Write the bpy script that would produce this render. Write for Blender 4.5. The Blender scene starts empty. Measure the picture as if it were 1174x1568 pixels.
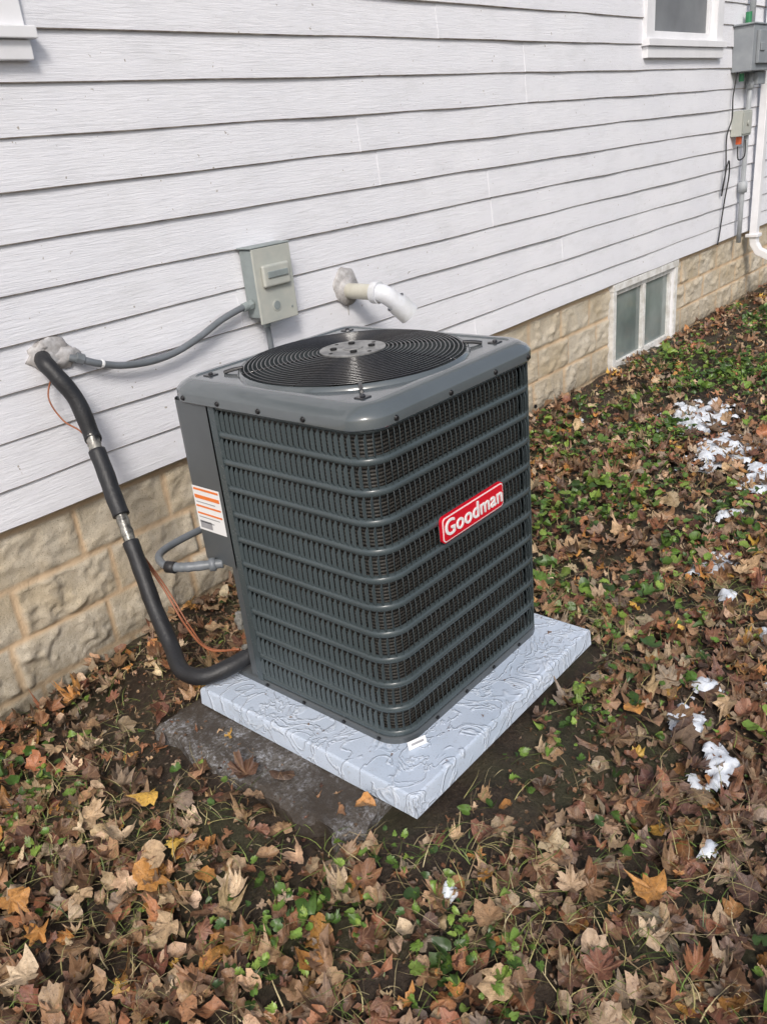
import bpy, math, random
import numpy as np
from mathutils import Vector, Matrix, noise
random.seed(7); rng=np.random.default_rng(11)
scene=bpy.context.scene
COL=scene.collection

# ---------------------------------------------------------------- helpers
def empty(name,loc=(0,0,0)):
    o=bpy.data.objects.new(name,None); COL.objects.link(o); o.location=loc; o.empty_display_size=.1; return o
def mobj(name,V,F,mat,parent=None,smooth=False,uv=None):
    me=bpy.data.meshes.new(name); me.from_pydata([tuple(v) for v in V],[],[tuple(f) for f in F]); me.update()
    if isinstance(mat,(list,tuple)):
        for m in mat: me.materials.append(m)
    elif mat: me.materials.append(mat)
    if smooth: me.shade_smooth()
    o=bpy.data.objects.new(name,me); COL.objects.link(o)
    if parent: o.parent=parent
    return o
class B:
    """mesh accumulator"""
    def __init__(s): s.V=[]; s.F=[]; s.M=[]
    def add(s,V,F,m=0):
        n=len(s.V); s.V+= [tuple(v) for v in V]; s.F+=[tuple(i+n for i in f) for f in F]; s.M+=[m]*len(F)
    def box(s,x0,x1,y0,y1,z0,z1,m=0):
        V=[(x,y,z) for z in (z0,z1) for y in (y0,y1) for x in (x0,x1)]
        s.add(V,[(0,2,3,1),(4,5,7,6),(0,1,5,4),(2,6,7,3),(0,4,6,2),(1,3,7,5)],m)
    def cyl(s,c,axis,r,h,n=24,m=0,r2=None,cap=True):
        r2=r if r2 is None else r2
        a=Vector(axis).normalized(); t=a.orthogonal().normalized(); b=a.cross(t); c=Vector(c)
        V=[];F=[]
        for k,(rr_,hh) in enumerate(((r,0),(r2,h))):
            for i in range(n):
                th=2*math.pi*i/n; V.append(c+a*hh+(t*math.cos(th)+b*math.sin(th))*rr_)
        for i in range(n): F.append((i,(i+1)%n,n+(i+1)%n,n+i))
        if cap: F.append(tuple(range(n-1,-1,-1))); F.append(tuple(range(n,2*n)))
        s.add(V,F,m)
    def tube(s,pts,r,n=12,sub=8,m=0,closed=False,rf=None,cap=True):
        P=[Vector(p) for p in pts]; Q=[]
        if sub>1:
            L=len(P)
            for i in range(L if closed else L-1):
                p0=P[(i-1)%L] if closed or i>0 else P[0]; p1=P[i]; p2=P[(i+1)%L]; p3=P[(i+2)%L] if closed or i+2<L else P[-1]
                for j in range(sub):
                    t=j/sub
                    Q.append(.5*((2*p1)+(-p0+p2)*t+(2*p0-5*p1+4*p2-p3)*t*t+(-p0+3*p1-3*p2+p3)*t**3))
            if not closed: Q.append(P[-1])
        else: Q=P
        L=len(Q); V=[];F=[]; up=None
        for i in range(L):
            d=(Q[(i+1)%L]-Q[i-1]) if closed else (Q[min(i+1,L-1)]-Q[max(i-1,0)])
            d.normalize()
            up=(d.orthogonal() if up is None else up-d*up.dot(d)).normalized(); b=d.cross(up)
            rr_=r if rf is None else rf(i/(L-1))*r
            for k in range(n):
                th=2*math.pi*k/n; V.append(Q[i]+(up*math.cos(th)+b*math.sin(th))*rr_)
        for i in range(L if closed else L-1):
            a=i*n; c=((i+1)%L)*n
            for k in range(n): F.append((a+k,a+(k+1)%n,c+(k+1)%n,c+k))
        if not closed and cap: F.append(tuple(range(n-1,-1,-1))); F.append(tuple(range((L-1)*n,L*n)))
        s.add(V,F,m)
    def obj(s,name,mats,parent=None,smooth=False,bevel=0,seg=2):
        o=mobj(name,s.V,s.F,mats,parent,smooth)
        o.data.polygons.foreach_set('material_index',s.M)
        if bevel:
            md=o.modifiers.new('bev','BEVEL'); md.width=bevel; md.segments=seg; md.limit_method='ANGLE'; md.angle_limit=math.radians(40)
            md.harden_normals=False
        return o
def smooth_angle(o,a=35):
    me=o.data; me.shade_smooth()
    try: me.set_sharp_from_angle(angle=math.radians(a))
    except Exception: pass

def new_mat(name):
    m=bpy.data.materials.new(name); m.use_nodes=True; nt=m.node_tree
    return m,nt,nt.nodes['Principled BSDF']
def N(nt,t,**k):
    n=nt.nodes.new(t)
    for a,b in k.items():
        if a.startswith('i_'): n.inputs[int(a[2:])].default_value=b
        else: setattr(n,a,b)
    return n
def ramp(nt,stops,src):
    r=nt.nodes.new('ShaderNodeValToRGB'); el=r.color_ramp.elements
    while len(el)<len(stops): el.new(.5)
    for e,(p,c) in zip(el,stops): e.position=p; e.color=(*c,1) if len(c)==3 else c
    nt.links.new(src,r.inputs[0]); return r.outputs[0]
def noise_tex(nt,scale,detail=4,rough=.6,vec=None,stretch=None,dist=0):
    n=nt.nodes.new('ShaderNodeTexNoise'); n.inputs['Scale'].default_value=scale; n.inputs['Detail'].default_value=detail
    n.inputs['Roughness'].default_value=rough; n.inputs['Distortion'].default_value=dist
    tc=nt.nodes.new('ShaderNodeTexCoord'); v=tc.outputs['Object']
    if stretch:
        mp=nt.nodes.new('ShaderNodeMapping'); mp.inputs['Scale'].default_value=stretch; nt.links.new(v,mp.inputs[0]); v=mp.outputs[0]
    nt.links.new(v,n.inputs['Vector']); return n.outputs['Fac']
def mixc(nt,fac,a,b,mode='MIX'):
    m=nt.nodes.new('ShaderNodeMix'); m.data_type='RGBA'; m.blend_type=mode
    for s,i in ((fac,0),(a,6),(b,7)):
        if isinstance(s,(int,float)): m.inputs[i].default_value=s
        elif isinstance(s,tuple): m.inputs[i].default_value=(*s,1)
        else: nt.links.new(s,m.inputs[i])
    return m.outputs[2]
def bump(nt,bs,h,strength=.3,dist=.01,prev=None):
    b=nt.nodes.new('ShaderNodeBump'); b.inputs['Strength'].default_value=strength; b.inputs['Distance'].default_value=dist
    nt.links.new(h,b.inputs['Height'])
    if prev is not None: nt.links.new(prev,b.inputs['Normal'])
    nt.links.new(b.outputs[0],bs.inputs['Normal']); return b.outputs[0]
def simple(name,c1,c2=None,rough=.5,scale=20,metal=0,bs_=.0,bscale=80,spec=.5,coat=0):
    m,nt,b=new_mat(name); c2=c2 or tuple(x*.8 for x in c1)
    f=noise_tex(nt,scale,5)
    nt.links.new(ramp(nt,[(.35,c2),(.65,c1)],f),b.inputs['Base Color'])
    b.inputs['Roughness'].default_value=rough; b.inputs['Metallic'].default_value=metal; b.inputs['Specular IOR Level'].default_value=spec
    b.inputs['Coat Weight'].default_value=coat
    if bs_: bump(nt,b,noise_tex(nt,bscale,3),bs_,.003)
    return m

# ---------------------------------------------------------------- materials
# siding
M_sid,nt,b=new_mat('white_vinyl_siding')
big=noise_tex(nt,1.3,4); stain=noise_tex(nt,7,7,.72,stretch=(.5,1,1.6)); 
base=ramp(nt,[(.3,(.765,.77,.815)),(.7,(.83,.83,.865))],big)
base=mixc(nt,ramp(nt,[(.50,(0,0,0)),(.8,(.6,.6,.6))],stain),base,(.62,.62,.635))
speck=noise_tex(nt,48,2,.5); base=mixc(nt,ramp(nt,[(.735,(0,0,0)),(.77,(.85,.85,.85))],speck),base,(.34,.30,.25))
nt.links.new(base,b.inputs['Base Color']); b.inputs['Roughness'].default_value=.5
n1=bump(nt,b,noise_tex(nt,48,6,.7,stretch=(.16,1,2.6),dist=.8),.85,.004)
bump(nt,b,noise_tex(nt,3.0,2,.5,stretch=(1,1,.3)),.3,.02,n1)
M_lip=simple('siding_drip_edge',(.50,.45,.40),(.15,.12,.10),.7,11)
M_trim=simple('white_painted_trim',(.82,.82,.84),(.74,.74,.76),.45,6,bs_=.15,bscale=30)
M_dirtytrim=simple('old_white_window_paint',(.80,.80,.79),(.56,.54,.50),.6,16,bs_=.4,bscale=60)
# foundation
M_fnd,nt,b=new_mat('rock_face_block')
at=N(nt,'ShaderNodeAttribute',attribute_name='mortar')
a1=noise_tex(nt,3,5); a2=noise_tex(nt,30,6,.7); a3=noise_tex(nt,200,3,.7); a4=noise_tex(nt,9,6,.75)
blk=ramp(nt,[(.3,(.50,.41,.28)),(.5,(.58,.51,.40)),(.75,(.66,.61,.52))],a1)
blk=mixc(nt,ramp(nt,[(.4,(0,0,0)),(.75,(.55,.55,.55))],a2),blk,(.42,.34,.23))
blk=mixc(nt,ramp(nt,[(.50,(0,0,0)),(.70,(.45,.45,.45))],a4),blk,(.33,.27,.19))
blk=mixc(nt,ramp(nt,[(.56,(0,0,0)),(.66,(.75,.75,.75))],a3),blk,(.24,.20,.14))
col=mixc(nt,at.outputs['Fac'],blk,(.57,.42,.27))
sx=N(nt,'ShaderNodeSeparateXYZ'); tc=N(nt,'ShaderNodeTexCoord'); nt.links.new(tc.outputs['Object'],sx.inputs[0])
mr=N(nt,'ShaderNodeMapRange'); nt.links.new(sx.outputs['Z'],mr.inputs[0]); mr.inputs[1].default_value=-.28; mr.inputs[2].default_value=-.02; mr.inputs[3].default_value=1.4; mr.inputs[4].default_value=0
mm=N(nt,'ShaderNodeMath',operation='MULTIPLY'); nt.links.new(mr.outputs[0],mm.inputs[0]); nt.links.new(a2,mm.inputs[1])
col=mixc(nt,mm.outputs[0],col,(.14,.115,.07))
nt.links.new(col,b.inputs['Base Color']); b.inputs['Roughness'].default_value=.88
n1=bump(nt,b,a2,.6,.012); bump(nt,b,a3,.8,.004,n1)
# unit paints
def paint(name,c,r,c2=None):
    m,nt,b=new_mat(name); c2=c2 or tuple(x*.85 for x in c)
    f=noise_tex(nt,6,5); nt.links.new(ramp(nt,[(.3,c2),(.7,c)],f),b.inputs['Base Color'])
    g=noise_tex(nt,25,5,.7); rr_=N(nt,'ShaderNodeMapRange'); nt.links.new(g,rr_.inputs[0]); rr_.inputs[3].default_value=r-.08; rr_.inputs[4].default_value=r+.12
    nt.links.new(rr_.outputs[0],b.inputs['Roughness']); bump(nt,b,noise_tex(nt,500,2),.05,.001); return m
M_cap=paint('grey_metal_paint',(.100,.116,.124),.18)
M_cap.node_tree.nodes['Principled BSDF'].inputs['Coat Weight'].default_value=.8
M_cap.node_tree.nodes['Principled BSDF'].inputs['Coat Roughness'].default_value=.07
M_louv=paint('louver_metal_paint',(.062,.080,.087),.24)
M_pan=paint('panel_metal_paint',(.085,.095,.102),.34)
M_wire=simple('black_wire_guard',(.018,.018,.02),rough=.14,spec=.9)
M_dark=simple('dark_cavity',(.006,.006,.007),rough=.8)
M_fan=simple('fan_blade',(.030,.031,.034),rough=.3,metal=.3)
M_disc=simple('fan_hub_plate',(.36,.36,.35),(.15,.15,.15),.38,30,metal=.3)
M_screw=simple('dark_screw',(.02,.02,.022),rough=.35,metal=.5)
M_coil,nt,b=new_mat('condenser_coil')
tc=N(nt,'ShaderNodeTexCoord'); sx=N(nt,'ShaderNodeSeparateXYZ'); nt.links.new(tc.outputs['UV'],sx.inputs[0])
def sinus(src,per,ph=0):
    m1=N(nt,'ShaderNodeMath',operation='MULTIPLY'); nt.links.new(src,m1.inputs[0]); m1.inputs[1].default_value=2*math.pi/per
    m2=N(nt,'ShaderNodeMath',operation='SINE'); nt.links.new(m1.outputs[0],m2.inputs[0]); 
    m3=N(nt,'ShaderNodeMapRange'); nt.links.new(m2.outputs[0],m3.inputs[0]); m3.inputs[1].default_value=-1; return m3.outputs[0]
hz=sinus(sx.outputs[1],.010); vt=sinus(sx.outputs[0],.0068)
gr=N(nt,'ShaderNodeMath',operation='MULTIPLY'); nt.links.new(hz,gr.inputs[0]); nt.links.new(vt,gr.inputs[1])
nt.links.new(ramp(nt,[(.1,(.006,.006,.006)),(.7,(.10,.092,.08))],gr.outputs[0]),b.inputs['Base Color']); b.inputs['Roughness'].default_value=.5
bump(nt,b,hz,.5,.003)
M_red=simple('red_enamel',(.66,.008,.026),(.60,.006,.02),.3,3)
M_white=simple('white_print',(.82,.82,.82),(.78,.78,.78),.4,3)
M_orange=simple('orange_print',(.80,.20,.03),(.75,.18,.03),.5,3)
M_print=simple('label_print_grey',(.35,.35,.37),rough=.5)
M_box=simple('grey_enclosure_paint',(.47,.475,.43),(.40,.42,.39),.5,12,bs_=.1)
M_box2=simple('utility_box_grey',(.30,.32,.34),(.24,.26,.28),.5,8)
M_boxside=simple('enclosure_side_grey',(.27,.31,.31),(.22,.25,.25),.5,12)
M_pvc=simple('pvc_plastic',(.56,.55,.48),(.44,.42,.35),.4,8)
M_pvcw=simple('white_pvc_elbow',(.70,.72,.77),(.56,.57,.58),.28,14)
M_seal=simple('sealant',(.52,.51,.51),(.33,.31,.30),.5,40,bs_=.6,bscale=40)
M_foam=simple('pipe_insulation_foam',(.020,.021,.024),(.013,.013,.015),.5,12,bs_=.45,bscale=90)
M_cond=simple('grey_liquidtight_conduit',(.165,.18,.20),(.13,.145,.155),.4,20)
M_tape=simple('silver_tape',(.34,.33,.30),(.02,.02,.02),.3,30,metal=.3,bs_=.5,bscale=60)
M_copper=simple('copper_wire',(.36,.13,.06),(.24,.08,.035),.4,20)
M_black=simple('black_cable',(.018,.018,.02),rough=.5)
M_red2=simple('orange_plug',(.65,.12,.03),rough=.5)
M_green=simple('green_insulator',(.03,.22,.09),rough=.4)
M_steelp=simple('grey_pvc_conduit',(.42,.44,.46),(.34,.36,.38),.45,12)
M_roof=simple('asphalt_shingles',(.07,.065,.06),(.04,.04,.04),.9,40)
# glass
M_glass,nt,b=new_mat('window_glass')
f=noise_tex(nt,2.2,3); nt.links.new(ramp(nt,[(.3,(.13,.16,.155)),(.7,(.27,.31,.30))],f),b.inputs['Base Color']); b.inputs['Roughness'].default_value=.10
M_screen=simple('window_screen',(.20,.21,.22),(.15,.155,.165),.5,3)
# pad
M_pad,nt,b=new_mat('composite_pad')
f=noise_tex(nt,5,4); g=noise_tex(nt,8,3,.5,dist=1.8); s=noise_tex(nt,260,2); h=noise_tex(nt,16,6,.75)
c=ramp(nt,[(.3,(.44,.515,.62)),(.7,(.53,.595,.70))],f)
c=mixc(nt,ramp(nt,[(.47,(0,0,0)),(.495,(.45,.45,.45)),(.52,(0,0,0))],g),c,(.76,.81,.88))
c=mixc(nt,ramp(nt,[(.63,(0,0,0)),(.70,(.8,.8,.8))],s),c,(.24,.24,.23))
c=mixc(nt,ramp(nt,[(.56,(0,0,0)),(.78,(.6,.6,.6))],h),c,(.30,.31,.32))
nt.links.new(c,b.inputs['Base Color'])
nt.links.new(ramp(nt,[(.42,(.12,.12,.12)),(.6,(.42,.42,.42))],g),b.inputs['Roughness'])
n1=bump(nt,b,ramp(nt,[(.45,(0,0,0)),(.495,(1,1,1)),(.54,(.15,.15,.15))],g),.65,.005); bump(nt,b,s,.15,.001,n1)
# slab
M_slab,nt,b=new_mat('old_concrete')
f=noise_tex(nt,7,6,.7); g=noise_tex(nt,55,5,.8); h=noise_tex(nt,130,2); k=noise_tex(nt,3.5,4,.6)
c=ramp(nt,[(.35,(.055,.046,.038)),(.6,(.15,.138,.125))],f); 
c=mixc(nt,ramp(nt,[(.49,(0,0,0)),(.64,(1,1,1))],g),c,(.40,.41,.44)); c=mixc(nt,ramp(nt,[(.42,(0,0,0)),(.66,(.9,.9,.9))],h),c,(.055,.043,.033))
c=mixc(nt,ramp(nt,[(.42,(.9,.9,.9)),(.58,(0,0,0))],k),c,(.048,.036,.026))
nt.links.new(c,b.inputs['Base Color']); b.inputs['Roughness'].default_value=.55; bump(nt,b,g,.8,.006)
# soil
M_soil,nt,b=new_mat('soil_and_humus')
f=noise_tex(nt,9,8,.75); g=noise_tex(nt,70,6,.75); k=noise_tex(nt,2.2,3)
c=ramp(nt,[(.3,(.016,.011,.008)),(.55,(.045,.030,.020)),(.8,(.09,.065,.042))],f)
c=mixc(nt,ramp(nt,[(.5,(0,0,0)),(.72,(.8,.8,.8))],g),c,(.13,.092,.058))
c=mixc(nt,ramp(nt,[(.50,(0,0,0)),(.64,(.4,.4,.4))],k),c,(.05,.065,.022))
nt.links.new(c,b.inputs['Base Color']); b.inputs['Roughness'].default_value=.5
n1=bump(nt,b,f,.8,.03); bump(nt,b,g,.8,.012,n1)
# leaves
def leafmat(name,veins,rough,trans=0):
    m,nt,b=new_mat(name)
    at=N(nt,'ShaderNodeAttribute',attribute_name='Col'); c=at.outputs['Color']
    f=noise_tex(nt,48,5,.7); c=mixc(nt,.7 if veins else .45,c,ramp(nt,[(.3,(.36,.31,.27)),(.5,(.9,.88,.85)),(.72,(1.35,1.32,1.25))],f),'MULTIPLY')
    sp=noise_tex(nt,160,3,.6); c=mixc(nt,ramp(nt,[(.59,(0,0,0)),(.67,(.65,.65,.65))],sp),c,(.05,.03,.015))
    if veins:
        tc=N(nt,'ShaderNodeTexCoord'); sx=N(nt,'ShaderNodeSeparateXYZ'); nt.links.new(tc.outputs['UV'],sx.inputs[0])
        prev=None
        for ang in (0,47,-47,98,-98):
            a=math.radians(ang)
            d1=N(nt,'ShaderNodeMath',operation='MULTIPLY',i_1=math.cos(a)); nt.links.new(sx.outputs[0],d1.inputs[0])
            d2=N(nt,'ShaderNodeMath',operation='MULTIPLY_ADD',i_1=-math.sin(a)); nt.links.new(sx.outputs[1],d2.inputs[0]); nt.links.new(d1.outputs[0],d2.inputs[2])
            ab=N(nt,'ShaderNodeMath',operation='ABSOLUTE'); nt.links.new(d2.outputs[0],ab.inputs[0])
            e1=N(nt,'ShaderNodeMath',operation='MULTIPLY',i_1=-math.sin(a)*3); nt.links.new(sx.outputs[0],e1.inputs[0])
            e2=N(nt,'ShaderNodeMath',operation='MULTIPLY_ADD',i_1=-math.cos(a)*3); nt.links.new(sx.outputs[1],e2.inputs[0]); nt.links.new(e1.outputs[0],e2.inputs[2])
            mx=N(nt,'ShaderNodeMath',operation='MAXIMUM'); nt.links.new(ab.outputs[0],mx.inputs[0]); nt.links.new(e2.outputs[0],mx.inputs[1])
            if prev is None: prev=mx.outputs[0]
            else:
                mn=N(nt,'ShaderNodeMath',operation='MINIMUM'); nt.links.new(prev,mn.inputs[0]); nt.links.new(mx.outputs[0],mn.inputs[1]); prev=mn.outputs[0]
        vm=ramp(nt,[(.0,(.5,.5,.5)),(.03,(0,0,0))],prev)
        c=mixc(nt,vm,c,mixc(nt,.5,c,(.50,.33,.18)))
        bump(nt,b,f,.7,.007)
    geo=N(nt,'ShaderNodeNewGeometry'); c=mixc(nt,geo.outputs['Backfacing'],c,mixc(nt,.3,c,(.48,.38,.29)) if veins else c)
    nt.links.new(c,b.inputs['Base Color']); b.inputs['Roughness'].default_value=rough
    if trans:
        tr=N(nt,'ShaderNodeBsdfTranslucent'); nt.links.new(c,tr.inputs[0]); ms=N(nt,'ShaderNodeMixShader',i_0=trans)
        nt.links.new(b.outputs[0],ms.inputs[1]); nt.links.new(tr.outputs[0],ms.inputs[2]); nt.links.new(ms.outputs[0],nt.nodes['Material Output'].inputs[0])
    return m
M_leaf=leafmat('dry_maple_leaf',True,.42,0)
M_weed=leafmat('green_weed_leaf',False,.40,.2)
M_grass=leafmat('grass_blade',False,.5,0)
M_snow=simple('melting_snow',(.78,.82,.88),(.52,.56,.62),.3,40,bs_=.8,bscale=90)

# ---------------------------------------------------------------- terrain
def sm(e0,e1,x):
    t=np.clip((x-e0)/(e1-e0),0,1); return t*t*(3-2*t)
def gz(x,y):
    x=np.asarray(x,float); y=np.asarray(y,float)
    dx=np.maximum(np.maximum(-.30-x,x-.85),0); dy=np.maximum(np.maximum(-1.60-y,y+.72),0)
    d=np.sqrt(dx*dx+dy*dy)
    z=-.215+.100*np.exp(-(d/.38)**2)
    z=z-.05*np.exp(-((x+.6)**2/.5+(y+.1)**2/.25))
    z=z+.012*np.sin(x*5.1+1.3*np.sin(y*3.7))*np.cos(y*4.3+x)+.006*np.sin(x*17+y*9)*np.sin(y*15-x*4)
    z=z+.02*sm(2,5,x)
    return z
xs=np.concatenate([[-200,-120,-60,-30,-16,-9,-6,-4.5],np.arange(-3.5,3.2,.04),np.arange(3.2,10,.1),[10.5,12,15,20,30,60,120,200]])
ys=np.concatenate([[-200,-120,-60,-30,-16,-10,-7,-5.5],np.arange(-4.6,.2,.04),[.5,1,3,8,15,30,60,120,200]])
X,Y=np.meshgrid(xs,ys); Z=gz(X,Y)
for i in range(len(ys)):
    for j in range(len(xs)):
        if -3.6<xs[j]<8 and -4.7<ys[i]<.2:
            Z[i,j]+=.012*noise.fractal((xs[j]*7,ys[i]*7,0),1,2,4)
V=np.stack([X,Y,Z],-1).reshape(-1,3); nx=len(xs)
F=[(i*nx+j,i*nx+j+1,(i+1)*nx+j+1,(i+1)*nx+j) for i in range(len(ys)-1) for j in range(nx-1)]
ground=mobj('ground',V.tolist(),F,M_soil,smooth=True)

# ---------------------------------------------------------------- house
house=empty('white_siding_house')
Z0,ZS,SP=.448,.582,.155
XL,XR,ZT=-6.0,9.0,5.2
openings=[(4.72,6.12,1.90,3.5),(-1.05,.233,1.88,3.4)]
seams={5:[1.865,5.2],6:[1.75],4:[2.79,6.3],3:[2.81],7:[3.21],8:[3.2],2:[.9,4.6],1:[3.6],0:[1.3,4.9],9:[2.4],10:[.9],11:[3.0]}
sb=B(); zs_=[Z0]+[ZS+SP*k for k in range(0,31)]
for ci in range(len(zs_)-1):
    z0,z1=zs_[ci],zs_[ci+1]
    k=ci-1
    cuts=[XL]+sorted(seams.get(k,[random.uniform(0,8)]))+[XR]
    segs=[(cuts[i],cuts[i+1],i%2) for i in range(len(cuts)-1)]
    out=[]
    for a,c_,p in segs:
        rs=[(a,c_)]
        for (ox0,ox1,oz0,oz1) in openings:
            if z0>oz0 and z1<oz1+.1:
                nr=[]
                for (u,v) in rs:
                    if v<=ox0+.04 or u>=ox1-.04: nr.append((u,v)); continue
                    if u<ox0+.04: nr.append((u,ox0+.04))
                    if v>ox1-.04: nr.append((ox1-.04,v))
                rs=nr
        out+=[(u,v,p) for u,v in rs]
    for u,v,p in out:
        o=-.0022*p; zz=.0012*p
        n=max(1,int((v-u)/.12)); xx=np.linspace(u,v,n+1)
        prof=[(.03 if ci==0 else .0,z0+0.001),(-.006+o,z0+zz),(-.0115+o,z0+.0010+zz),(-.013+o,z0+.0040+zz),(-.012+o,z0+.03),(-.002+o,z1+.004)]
        VV=[];np_=len(prof)
        for i,x in enumerate(xx):
            w=.0016*math.sin(x*2.3+k*1.7)+.0012*math.sin(x*6.1+k)+.0020*noise.noise((x*3,k*5.0,0))
            for (y,z) in prof: VV.append((x,y+w,z+w*.8))
        n0=len(sb.V); sb.V+=VV
        for i in range(n):
            for j in range(np_-1):
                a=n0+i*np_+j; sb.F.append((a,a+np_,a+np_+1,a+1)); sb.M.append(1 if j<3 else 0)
        for i in (0,n):
            a=n0+i*np_; sb.F.append(tuple(a+j for j in range(np_)) if i==0 else tuple(a+j for j in reversed(range(np_)))); sb.M.append(0)
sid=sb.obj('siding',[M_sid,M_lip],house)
hb=B()
hb.box(XL,XR,.16,8,Z0,ZT,0)
hb.box(XR-.02,XR+.09,-.03,.1,Z0-.01,ZT,0); hb.box(XL-.09,XL+.02,-.03,.1,Z0-.01,ZT,0)
hb.obj('walls',[M_trim],house)
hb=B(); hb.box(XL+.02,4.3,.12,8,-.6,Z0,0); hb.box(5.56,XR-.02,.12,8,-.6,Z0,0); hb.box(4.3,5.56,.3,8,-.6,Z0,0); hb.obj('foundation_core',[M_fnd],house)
rb=B()
rb.add([(XL-.4,-.5,ZT),(XR+.4,-.5,ZT),(XR+.4,4,ZT+2.6),(XL-.4,4,ZT+2.6),(XL-.4,8.5,ZT),(XR+.4,8.5,ZT)],[(0,1,2,3),(3,2,5,4),(0,3,4),(1,5,2)],0)
rb.obj('roof',[M_roof],house)
rb=B(); rb.box(XL-.4,XR+.4,-.5,.0,ZT-.16,ZT-.005,0); rb.obj('eave',[M_trim],house)
# foundation face
xf=np.concatenate([np.arange(-6,-1.6,.05),np.arange(-1.6,1.3,.0095),np.arange(1.3,3.0,.025),np.arange(3.0,9.0,.02)])
zf=np.arange(-.46,.475,.0095)
bz=[-.605,-.40,-.195,.01,.215,.42,.625]; offs=[.0,.1,.03,-.31+.0,-.01,.2]
WX0,WX1,WZ0,WZ1=4.345,5.505,-.235,.447
FV=[];mort=[]
bump_amp={}
for z in zf:
    ci=max(i for i in range(6) if bz[i]<=z); dz=min(z-bz[ci],bz[ci+1]-z)
    for x in xf:
        L=.405; u=(x-offs[ci])/L; bi=math.floor(u); fu=(u-bi)*L; dx=min(fu,L-fu)
        wob=.004*noise.noise((x*14,z*14,3))+.002*noise.noise((x*50,z*50,3))
        e=min(dx,dz)+wob
        t=min(max((e-.0065)/.010,0),1); t=t*t*(3-2*t)
        key=(ci,bi)
        if key not in bump_amp: bump_amp[key]=(random.uniform(.6,1.2),random.uniform(-.008,.008),random.uniform(-.010,.010),random.uniform(0,50))
        am,tx,tz,sd=bump_amp[key]
        rock=.020*(noise.ridged_multi_fractal((x*6+sd,z*8,sd),.9,2.1,6,1,2)-1.1)*.85+.012*noise.noise((x*11,z*11+sd,1))+.007*noise.noise((x*28,z*28+sd,1))
        edge=min(1,e/.03)
        h=t*(.006+max(-.004,am*rock*edge+tx*(fu/L-.5)*2+.3*tz*((z-bz[ci])/.2-.5)))+.0014*noise.noise((x*60,z*60,0))
        FV.append((x,.032-h,z)); mort.append(1-t)
nxf=len(xf); FF=[]
for i in range(len(zf)-1):
    for j in range(nxf-1):
        cx=(xf[j]+xf[j+1])/2; cz=(zf[i]+zf[i+1])/2
        if WX0<cx<WX1 and WZ0<cz: continue
        FF.append((i*nxf+j,i*nxf+j+1,(i+1)*nxf+j+1,(i+1)*nxf+j))
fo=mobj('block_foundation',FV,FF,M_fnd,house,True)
atr=fo.data.attributes.new('mortar','FLOAT','POINT'); atr.data.foreach_set('value',mort)
# windows
def window(name,x0,x1,z0,z1,cas,sash,depth,yout,mull,screen=False,sill=True):
    w=B()
    yo=-yout
    w.box(x0,x0+cas,yo,.04,z0+cas*.9,z1-cas,0); w.box(x1-cas,x1,yo,.04,z0+cas*.9,z1-cas,0)
    w.box(x0-.005,x1+.005,yo-.004,.04,z1-cas,z1,0)
    if sill:
        w.box(x0-.02,x1+.02,yo-.030,.04,z0+cas*.55,z0+cas*.9-.002,0); w.box(x0,x1,yo-.012,.04,z0,z0+cas*.55-.002,0)
    else: w.box(x0,x1,yo,.04,z0,z0+cas*.9-.002,0)
    a,c,d,e=x0+cas+.002,x1-cas-.002,z0+cas*.9+.001,z1-cas-.002
    ys0,ys1=yo+depth,yo+depth+.04
    w.box(a,a+sash,ys0,ys1,d+sash,e-sash,0); w.box(c-sash,c,ys0,ys1,d+sash,e-sash,0)
    w.box(a,c,ys0-.002,ys1,d,d+sash,0); w.box(a,c,ys0-.002,ys1,e-sash,e,0)
    if mull=='v':
        m_=(a+c)/2; w.box(m_-.022,m_+.022,ys0-.008,ys1,d+sash+.001,e-sash-.001,0)
    elif mull=='h':
        m_=(d+e)/2; w.box(a+sash+.001,c-sash-.001,ys0-.008,ys1,m_-.03,m_+.03,0)
    o=w.obj(name,[M_dirtytrim if not sill else M_trim],house,bevel=.003)
    g=B(); g.box(a+sash*.5,c-sash*.5,ys0+.022,ys0+.03,d+sash*.5,e-sash*.5,0)
    g.obj(name+'_glass',[M_screen if screen else M_glass],house)
    r_=B(); r_.box(x0+cas*.5,x0+cas+.0015,yo+.01,ys1+.02,z0+cas,z1-cas,0); r_.box(x1-cas-.0015,x1-cas*.5,yo+.01,ys1+.02,z0+cas,z1-cas,0); r_.obj(name+'_jamb',[M_trim],house)
window('upper_window',4.72,6.12,1.895,3.5,.13,.055,.045,.035,'h',True)
window('side_window',-1.05,.225,1.885,3.4,.105,.055,.045,.030,'h',True)
window('basement_window',4.345,5.505,-.235,.446,.05,.04,.03,.010,'v',False,False)

# ---------------------------------------------------------------- air conditioner
ac=empty('air_conditioner')
X0,X1,Y0,Y1=-.008,.750,-1.5045,-.754
ZTOP=.927
DZ=.020
def rr(off,R,nseg=8,side=10):
    x0,x1,y0,y1=X0-off,X1+off,Y0-off,Y1+off; R=max(R+off,.004)
    pts=[]
    cs=[((x0+R,y0+R),180),((x1-R,y0+R),270),((x1-R,y1-R),0),((x0+R,y1-R),90)]
    for ci,((cx,cy),a0) in enumerate(cs):
        for i in range(nseg+1):
            a=math.radians(a0+90*i/nseg); pts.append((cx+R*math.cos(a),cy+R*math.sin(a)))
        (nx_,ny_),na=cs[(ci+1)%4]; na=math.radians(na); q=(nx_+R*math.cos(na),ny_+R*math.sin(na)); p=pts[-1]
        for i in range(1,side): pts.append((p[0]+(q[0]-p[0])*i/side,p[1]+(q[1]-p[1])*i/side))
    return pts
RC=.080; CX,CY=(X0+X1)/2,(Y0+Y1)/2
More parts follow.
